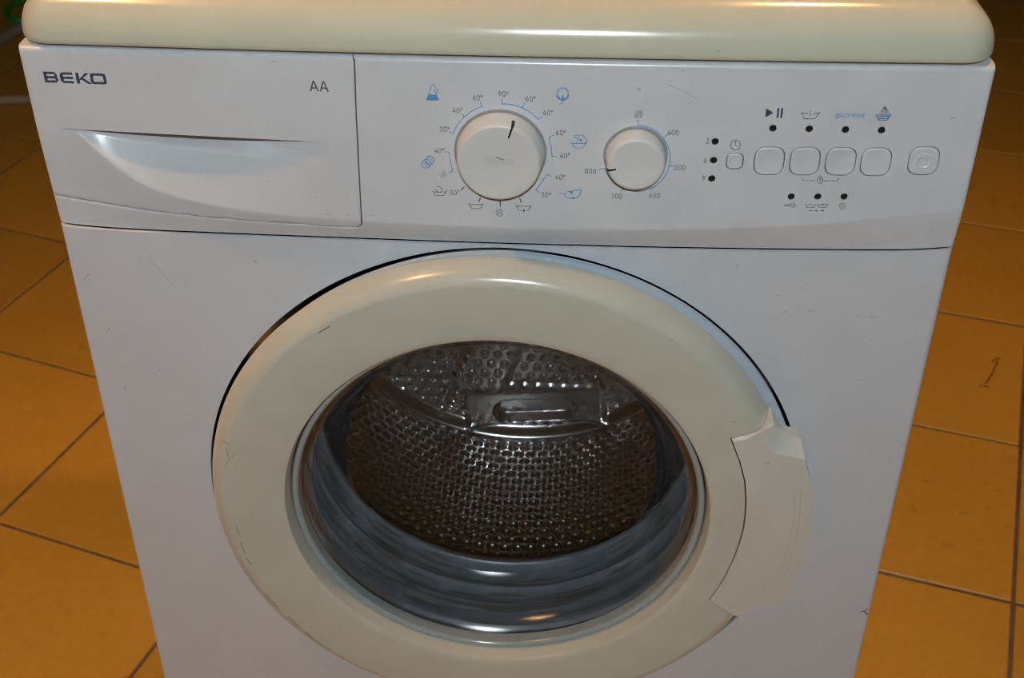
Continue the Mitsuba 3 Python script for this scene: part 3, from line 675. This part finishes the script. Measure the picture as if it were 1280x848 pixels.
# knobs
def knob(name, cx, cz, rb, rc, proud, ptr_angle, label):
    y = float(bulge(cx))
    ring = lathe([(rb + 0.0008, y + 0.002), (rb + 0.0008, y - 0.0006), (rb + 0.0003, y - 0.0010), (rb - 0.0006, y - 0.0010), (rb - 0.0006, y + 0.002)], (cx, cz), 96)
    prof = [(rb - 0.0009, y + 0.002), (rb - 0.0009, y - 0.002)]
    prof += [(rb - 0.0009 + (rc - rb + 0.0012) * t, y - 0.002 - (proud - 0.0045) * t) for t in (0.5, 1.0)]
    for a in np.linspace(0.15, math.pi / 2, 7):
        prof.append((rc - 0.0022 * (1 - math.cos(a)), y - proud + 0.0025 - 0.0025 * math.sin(a)))
    prof += [(rc * 0.8, y - proud + 0.00005), (rc * 0.5, y - proud + 0.0006), (rc * 0.2, y - proud + 0.0009), (0.0, y - proud + 0.0009), (0.0, y + 0.002)]
    key = add(WM + '__' + name, ply(outward(lathe(prof, (cx, cz), 112)), 'knob_plastic', smooth=40), label)
    add(key + '__base_ring', ply(outward(ring), 'ring_grey', smooth=30), 'grey ring around the knob')
    a = math.radians(ptr_angle)
    d = np.array([math.cos(a), math.sin(a)]); nn = np.array([-d[1], d[0]])
    # a tapering bar running over the rim, from the face down the flank
    path = [(r, yy) for r, yy in prof[::-1] if yy < y - 0.004 and r >= rc * 0.79]
    path = [(rc * 0.70, y - proud + 0.0002)] + path
    out = (prof[2][0] + 0.25 * (prof[1][0] - prof[2][0]), y - 0.009)
    path = [q for q in path if q[1] < y - 0.009] + [out]
    mm = m3.Manifold()
    sec = []
    for k, (r, yy) in enumerate(path):
        wd = 0.0005 + 0.0005 * k / (len(path) - 1)
        nr = 0.0 if k < 2 else min(1.0, (k - 1) / 4)
        pts = []
        for sg in (-1, 1):
            for e in (0.00022, -0.0009):
                q = np.array([cx, cz]) + d * (r + e * nr) + nn * wd * sg
                pts.append((q[0], yy - e * (1 - 0.8 * nr), q[1]))
        sec.append(pts)
    for k in range(len(sec) - 1):
        mm += to_man(trimesh.convex.convex_hull(np.array(sec[k] + sec[k + 1])))
    add(key + '__pointer', ply(to_mesh(mm), 'black_plastic'), 'dark pointer mark')


knob('program_knob', 0.0010, 0.7368, 0.0286, 0.0264, 0.0160, 71.0, 'large round program knob')
knob('spin_speed_knob', 0.0867, 0.7366, 0.0195, 0.0181, 0.0140, 194.0, 'smaller round spin speed knob')

# ------------------------------------------------------------------ door
def arc_pts(c, r, a0, a1, n):
    return [(c[0] + r * math.cos(t), c[1] + r * math.sin(t)) for t in np.radians(np.linspace(a0, a1, n))]


ring_prof = [(0.2155, -0.0100), (0.2170, -0.0104), (0.2174, -0.0116), (0.2168, -0.0155), (0.2152, -0.0210), (0.2128, -0.0252), (0.2098, -0.0280), (0.2066, -0.0295), (0.2041, -0.0300),
             (0.1900, -0.0299), (0.1750, -0.0292), (0.1650, -0.0283), (0.1620, -0.0278), (0.1598, -0.0268), (0.1588, -0.0240), (0.1580, -0.0170), (0.1574, -0.0130),
             (0.1574, -0.0040), (0.1650, -0.0040), (0.1650, -0.0100)]
ring = to_man(lathe(ring_prof, (DX, DZ), 256))
HO = [(0.1657, 0.5285), (0.1741, 0.5075), (0.1793, 0.4900), (0.1818, 0.4740), (0.1830, 0.4600), (0.1832, 0.4452), (0.1818, 0.4290), (0.1790, 0.4120), (0.1745, 0.3930), (0.1700, 0.3800), (0.1647, 0.3674),
      (0.1830, 0.3527), (0.1875, 0.3512), (0.1915, 0.3530), (0.1955, 0.3585), (0.1990, 0.3630), (0.2041, 0.3649), (0.2160, 0.3647), (0.2192, 0.3672), (0.2240, 0.3800), (0.2285, 0.3992), (0.2315, 0.4200), (0.2324, 0.4360), (0.2320, 0.4560), (0.2300, 0.4720),
      (0.2268, 0.4890), (0.2192, 0.5133), (0.2157, 0.5246), (0.2135, 0.5262), (0.2066, 0.5283), (0.2005, 0.5322), (0.1965, 0.5385), (0.1932, 0.5452), (0.1850, 0.5372), (0.1760, 0.5325)]
hand = Polygon(HO)
cut = Polygon(HO).buffer(0.0010)
ring -= to_man(ext(cut, -0.05, -0.0125))
DOOR = WM + '__door'
add(DOOR, ply(to_mesh(ring), 'cream_plastic', smooth=28), 'round cream door ring')

back = lathe([(0.2180, -0.0046), (0.2187, -0.0052), (0.2187, -0.0097), (0.2050, -0.0097), (0.2050, -0.0046)], (DX + 0.0056, DZ), 200)
add(DOOR + '__back_frame', ply(outward(back), 'back_plastic', smooth=30), 'pale blue-grey back frame of the door')

hm = to_man(ext(hand, -0.0306, -0.0130))
for a in np.linspace(0.1, 1.0, 7):        # rounded front edge
    hm += to_man(ext(hand.buffer(-0.0012 * (1 - math.sqrt(1 - a * a))), -0.0300, -0.0306 - 0.0012 * a))
# bevelled thumb rest on the top edge: cut by a sloping wedge
wedge = trimesh.convex.convex_hull(np.array([(0.1860, -0.0325, 0.5300), (0.2240, -0.0325, 0.5110), (0.1960, -0.0325, 0.5175), (0.1860, -0.06, 0.5300), (0.2240, -0.06, 0.5110), (0.1960, -0.06, 0.5175), (0.2030, -0.0150, 0.5460), (0.2290, -0.0150, 0.5310),
                                             (0.2030, -0.06, 0.5460), (0.2290, -0.06, 0.5310)]))
hm -= to_man(wedge)
wedge = trimesh.convex.convex_hull(np.array([(0.1630, -0.0322, 0.5263), (0.1940, -0.0322, 0.5430), (0.1760, -0.0322, 0.5293), (0.1630, -0.06, 0.5263), (0.1940, -0.06, 0.5430), (0.1760, -0.06, 0.5293), (0.1600, -0.0240, 0.5330), (0.1930, -0.0240, 0.5520),
                                             (0.1600, -0.06, 0.5330), (0.1930, -0.06, 0.5520)]))
hm -= to_man(wedge)
HANDLE = add(DOOR + '__handle', ply(to_mesh(hm), 'handle_plastic', smooth=26), 'cream door handle set into the right of the ring')

# glass: a bowl-shaped pane reaching into the drum opening
bowl = [(0.1566, -0.0160)]
r_, y_ = 0.1556, -0.0158
for a in np.radians(np.linspace(18, 72, 16)):      # rounded shoulder, then the cone and the bottom of the bowl
    bowl.append((r_, y_))
    r_, y_ = r_ - 0.00165 * math.cos(a), y_ + 0.00165 * math.sin(a)
bowl += [(r_ - 0.30 * t, y_ + t) for t in (0.0, 0.008, 0.016, 0.024)]
r_, y_ = bowl[-1]
bowl += [(r_ - 0.0030, y_ + 0.0055), (r_ - 0.0075, y_ + 0.0100), (r_ - 0.0140, y_ + 0.0135), (0.1030, y_ + 0.0170), (0.0900, y_ + 0.0192), (0.0600, y_ + 0.0222), (0.0300, y_ + 0.0234), (0.0, y_ + 0.0238)]
cone = [q for q in bowl if q[0] > 0.1215]
add(DOOR + '__glass_bowl', ply(lathe(bowl[len(cone) - 1:], (DX, DZ), 200, closed=False), 'bowl_glass', smooth=True), 'clear glass bottom of the door bowl')
add(DOOR + '__glass_wall', ply(lathe(cone, (DX, DZ), 240, closed=False), 'clear_glass', smooth=True), 'glossy sloping glass wall of the door bowl')
rim = lathe([(0.1566, -0.0060), (0.1566, -0.0148), (0.1561, -0.0160), (0.1552, -0.0167), (0.1543, -0.0168), (0.1533, -0.0165), (0.1524, -0.0157), (0.1517, -0.0147), (0.1513, -0.0132), (0.1513, -0.0060)], (DX, DZ), 240)
add(DOOR + '__glass_rim', ply(outward(rim), 'glass_edge', smooth=50), 'pale greenish glass edge')

# scuffs and pen marks, thin stains lying on the surfaces
def scuff(parent, pts, w, y, col='scuff_ink'):
    surf = y if callable(y) else (lambda x: y + 0 * x)
    line = LineString(pts)
    line = shapely.segmentize(line, 0.002)
    ink(line.buffer(w / 2, quad_segs=2), parent + '__scuff_mark', col, 0.00010, 0.00006, surf)


for pts, w, col in [([(-.2013, .5097), (-.1964, .5069)], .0006, 'scuff_ink'), ([(-.1992, .5038), (-.1988, .4924), (-.2026, .4861)], .0005, 'scuff_ink'), ([(-.1961, .4948), (-.1933, .4988)], .0006, 'scuff_ink'),
                    ([(-.2010, .4268), (-.2003, .4177)], .0009, 'scuff_ink'), ([(-.2000, .4094), (-.1982, .3976)], .0008, 'scuff_ink'), ([(-.1975, .3933), (-.1945, .3857)], .0010, 'scuff_ink'), ([(-.1935, .3788), (-.1895, .3641)], .0006, 'scuff_faint'),
                    ([(-.1865, .3544), (-.1785, .3386)], .0008, 'scuff_ink'), ([(-.1700, .3290), (-.1625, .3165)], .0011, 'scuff_ink'), ([(-.1580, .3120), (-.1525, .3038)], .0012, 'scuff_ink'), ([(-.1470, .2985), (-.1390, .2913)], .0010, 'scuff_faint'),
                    ([(-.1354, .5990), (-.1223, .6088)], .0004, 'scuff_faint'), ([(-.1223, .6088), (-.1142, .6142)], .0006, 'scuff_dark'), ([(-.1560, .5780), (-.1490, .5852)], .0004, 'scuff_faint'), ([(.1154, .6100), (.1180, .6120)], .0007, 'scuff_faint')]:
    scuff(DOOR, pts, w, -0.0299, col)
for pts, w, col in [([(.1916, .5082), (.1944, .5090)], .0016, 'scuff_faint'), ([(.2195, .4853), (.2222, .4597), (.2223, .4357), (.2207, .4109), (.2176, .3963)], .00035, 'scuff_faint'), ([(.2155, .4851), (.2182, .4595), (.2176, .4355), (.2165, .4106), (.2135, .4004)], .00035, 'scuff_faint'),
                    ([(.2044, .3845), (.2099, .3735)], .0004, 'scuff_faint')]:
    scuff(DOOR, pts, w, -0.0318, col)
for pts, w, col in [([(-.2417, .6497), (-.2405, .6433), (-.2342, .6332), (-.2273, .6229)], .0005, 'scuff_faint'), ([(-.1688, .6464), (-.1673, .6445)], .0006, 'scuff_ink'), ([(-.2914, .6267), (-.2864, .6321)], .0004, 'scuff_ink'), ([(-.2828, .5830), (-.2797, .5873)], .0004, 'scuff_ink'),
                    ([(-.2790, .5344), (-.2778, .5308)], .0005, 'scuff_ink'), ([(.1599, .6542), (.1602, .6517)], .0006, 'scuff_ink'), ([(.1944, .6161), (.1974, .6182)], .0006, 'scuff_faint'), ([(.2035, .6385), (.2094, .6349)], .0004, 'scuff_faint'),
                    ([(.2915, .3286), (.2966, .3326)], .0008, 'scuff_dark'), ([(.2937, .3306), (.2975, .3271)], .0012, 'scuff_dark')]:
    scuff(WM + '__cabinet', pts, w, 0.0, col)
for pts, w, col in [([(.1029, .7853), (.1114, .7818), (.1232, .7753)], .0004, 'scuff_faint'), ([(.0855, .7822), (.0871, .7807)], .0014, 'scuff_faint'), ([(.2791, .7649), (.2818, .7660)], .0006, 'scuff_ink')]:
    scuff(PANEL, pts, w, bulge, col)
for pts, w, col in [([(-.0072, .7393), (.0093, .7370)], .0022, 'scuff_smudge'), ([(-.0048, .7361), (.0098, .7383)], .0008, 'scuff_smudge'), ([(-.0060, .7412), (.0053, .7354)], .0008, 'scuff_smudge'), ([(-.0018, .7345), (.0083, .7395)], .0008, 'scuff_smudge'),
                    ([(.0034, .7572), (.0112, .7540)], .0010, 'scuff_smudge'), ([(-.0004, .7405), (.0042, .7388)], .0009, 'scuff_ink')]:
    scuff(WM + '__program_knob', pts, w, lambda x: float(bulge(0.001)) - 0.0160 + 0.0009 - 0.0009 * np.clip(np.hypot(x - 0.001, 0) / 0.02, 0, 1) ** 2 - 0.0002 + 0 * x, col)

# rubber bellows between door and drum
gas = [(0.2050, 0.0100), (0.1760, 0.0080), (0.1660, 0.0020), (0.1600, 0.0005), (0.1570, 0.0030), (0.1565, 0.0090), (0.1580, 0.0130), (0.1575, 0.0190), (0.1560, 0.0230), (0.1565, 0.0300), (0.1580, 0.0330), (0.1575, 0.0400),
       (0.1550, 0.0430), (0.1540, 0.0450), (0.1555, 0.0480), (0.1575, 0.0520), (0.1570, 0.0620), (0.1540, 0.0700), (0.1515, 0.0720), (0.1515, 0.0750), (0.1600, 0.0770), (0.1700, 0.0760)]
add(WM + '__door_gasket', ply(lathe(gas, (0.0, 0.4500), 200, closed=False), 'grey_rubber', smooth=40), 'grey rubber door gasket')

# ------------------------------------------------------------------ drum
RD, YB, DCZ = 0.215, 0.335, 0.4500
def dimples(a, b, pitch, r, steep=58.0):
    """Spherical dimples on a staggered lattice, a and b in metres: the depth of each point, its rim falling off at the angle steep."""
    row = b / (pitch * 0.866)
    best = np.full(np.shape(a), 9.0)
    for k in (-1, 0, 1):
        j = np.floor(row) + k
        off = np.mod(j, 2) * 0.5
        i = np.floor(a / pitch - off + 0.5)
        best = np.minimum(best, np.hypot(a - (i + off) * pitch, b - j * pitch * 0.866))
    big = r / math.sin(math.radians(steep))
    return np.sqrt(np.maximum(big * big - best * best, 0)) * (best < r) - math.sqrt(big * big - r * r) * (best < r)


PITCH_D = 0.0125
nt = 108
n_t, n_y = nt * 12, 256
th = np.linspace(0, 2 * math.pi, n_t, endpoint=False)
ys = np.linspace(0.080, YB - 0.012, n_y)
TH, YY = np.meshgrid(th, ys, indexing='ij')
arcl = TH / (2 * math.pi) * nt * PITCH_D
dm = dimples(arcl, YY - 0.080, PITCH_D, 0.0052)
R = RD + dm * np.where((YY < YB - 0.019) & (YY > 0.092), 1, 0)
V = np.stack([R * np.cos(TH), YY, DCZ + R * np.sin(TH)], -1).reshape(-1, 3)
i, j = np.meshgrid(np.arange(n_t), np.arange(n_y - 1), indexing='ij'); i2 = (i + 1) % n_t
q = np.stack([i * n_y + j, i2 * n_y + j, i2 * n_y + j + 1, i * n_y + j + 1], -1).reshape(-1, 4)
DRUM = add(WM + '__drum', ply((V, q), 'stainless', smooth=True), 'stainless steel drum with dimpled perforations')
lip = lathe([(RD, 0.080), (0.170, 0.0795), (0.1560, 0.0770), (0.1535, 0.0785), (0.1535, 0.0815), (0.1560, 0.0835), (0.170, 0.0830), (RD - 0.001, 0.0835)], (0.0, DCZ), 200, closed=False)
add(DRUM + '__drum_lip', ply(lip, 'bright_steel', smooth=50), 'polished lip of the drum opening')

# embossed back of the drum
n = 330
g = np.linspace(-1, 1, n)
A, Bz = np.meshgrid(g, g, indexing='ij')
# square to disc, so that the rim is clean
PX, PZ = A * np.sqrt(1 - Bz ** 2 / 2) * RD, Bz * np.sqrt(1 - A ** 2 / 2) * RD
rad = np.hypot(PX, PZ)


h = np.zeros_like(PX)
flat = np.zeros_like(PX)
for ang in (-106, 14, 134):
    a = math.radians(ang)
    al, ac = PX * math.cos(a) + PZ * math.sin(a), -PX * math.sin(a) + PZ * math.cos(a)
    wd = 0.030 - 0.03 * np.clip(al, 0, 0.2)
    arm = sstep(0.006, -0.006, np.abs(ac) - wd) * sstep(0.0, 0.03, al) * sstep(0.197, 0.187, al)
    h = np.maximum(h, 0.013 * arm)
for ang in (-85, 35, 155):
    a = math.radians(ang)
    al, ac = PX * math.cos(a) + PZ * math.sin(a), -PX * math.sin(a) + PZ * math.cos(a)
    plate = sstep(0.006, -0.004, np.abs(ac) - 0.072) * sstep(0.142, 0.160, al) * sstep(0.202, 0.196, al)
    slot = sstep(0.004, -0.003, np.hypot(np.maximum(np.abs(ac) - 0.030, 0), al - 0.1820) - 0.0115)
    flat = np.maximum(flat, plate)
    h = h * (1 - plate) + plate * 0.006 - 0.012 * slot
dm = dimples(PX + 0.003, PZ, 0.0135, 0.0046, 50.0)
h = h + dm * (1 - 0.9 * flat) * np.where(rad < 0.205, 1, 0)
rimc = sstep(0.200, RD, rad)
YV = YB - h - 0.012 * rimc ** 2
V = np.stack([PX, YV, DCZ + PZ], -1).reshape(-1, 3)
i, j = np.meshgrid(np.arange(n - 1), np.arange(n - 1), indexing='ij')
q = np.stack([i * n + j, i * n + j + 1, (i + 1) * n + j + 1, (i + 1) * n + j], -1).reshape(-1, 4)
add(DRUM + '__drum_back', ply((V, q), 'stainless', smooth=True), 'embossed back wall of the drum')
# three lifters along the drum wall
for ang in (35, 155, 275 - 15):
    pass
for ang in (28, 152):
    a = math.radians(ang)
    pr = [m3.Manifold.sphere(r, 16).translate([x, y, 0]) for x, r, y in ((RD - 0.004, 0.022, 0.11), (RD - 0.004, 0.022, 0.30), (RD - 0.035, 0.010, 0.12), (RD - 0.035, 0.010, 0.29))]
    L = m3.Manifold.batch_hull(pr)
    me = to_mesh(L)
    v = np.array(me.vertices)
    x, z = v[:, 0].copy(), v[:, 2].copy()
    me.vertices = np.stack([x * math.cos(a) - z * math.sin(a), v[:, 1], DCZ + x * math.sin(a) + z * math.cos(a)], -1)
    add(DRUM + '__lifter', ply(me, 'stainless', smooth=40), 'raised paddle inside the drum' if ang == 28 else None)

# ------------------------------------------------------------------ on the floor behind the machine, on the left
hose = tube([(-1.20, 1.63, 0.010), (-1.13, 1.643, 0.010), (-0.9, 1.67, 0.010), (-0.6, 1.60, 0.010), (-0.25, 1.2, 0.010), (-0.2, 0.62, 0.010)], 0.0100)
add('water_hose', ply(hose, 'hose_grey', smooth=True), 'thin pale hose lying straight across the floor beside the control panel corner', category='hose')
hose = tube([(-2.0, 1.15, 0.0125), (-1.55, 1.35, 0.0125), (-1.30, 1.72, 0.0125), (-1.262, 1.92, 0.0125), (-1.246, 2.02, 0.0125), (-1.20, 2.10, 0.0125), (-1.08, 2.16, 0.0125), (-0.90, 2.30, 0.0125), (-0.70, 2.60, 0.0125)], 0.0125)
add('water_hose_001', ply(hose, 'hose_grey', smooth=True), 'thicker pale hose bending away on the floor behind the lid corner', category='hose')
green = tube([(-1.19, 2.33, 0.0075), (-1.2600, 2.275, 0.0075), (-1.3100, 2.2240, 0.0075), (-1.3220, 2.1850, 0.0075), (-1.3150, 2.1500, 0.0075), (-1.2960, 2.1110, 0.0075), (-1.2680, 2.0850, 0.0075), (-1.2300, 2.1250, 0.0075), (-1.1500, 2.2300, 0.0075), (-1.0, 2.42, 0.0075)], 0.0072)
add('green_hose', ply(green, 'hose_green', smooth=True), 'bright green hose curled in a loop on the floor', category='hose')
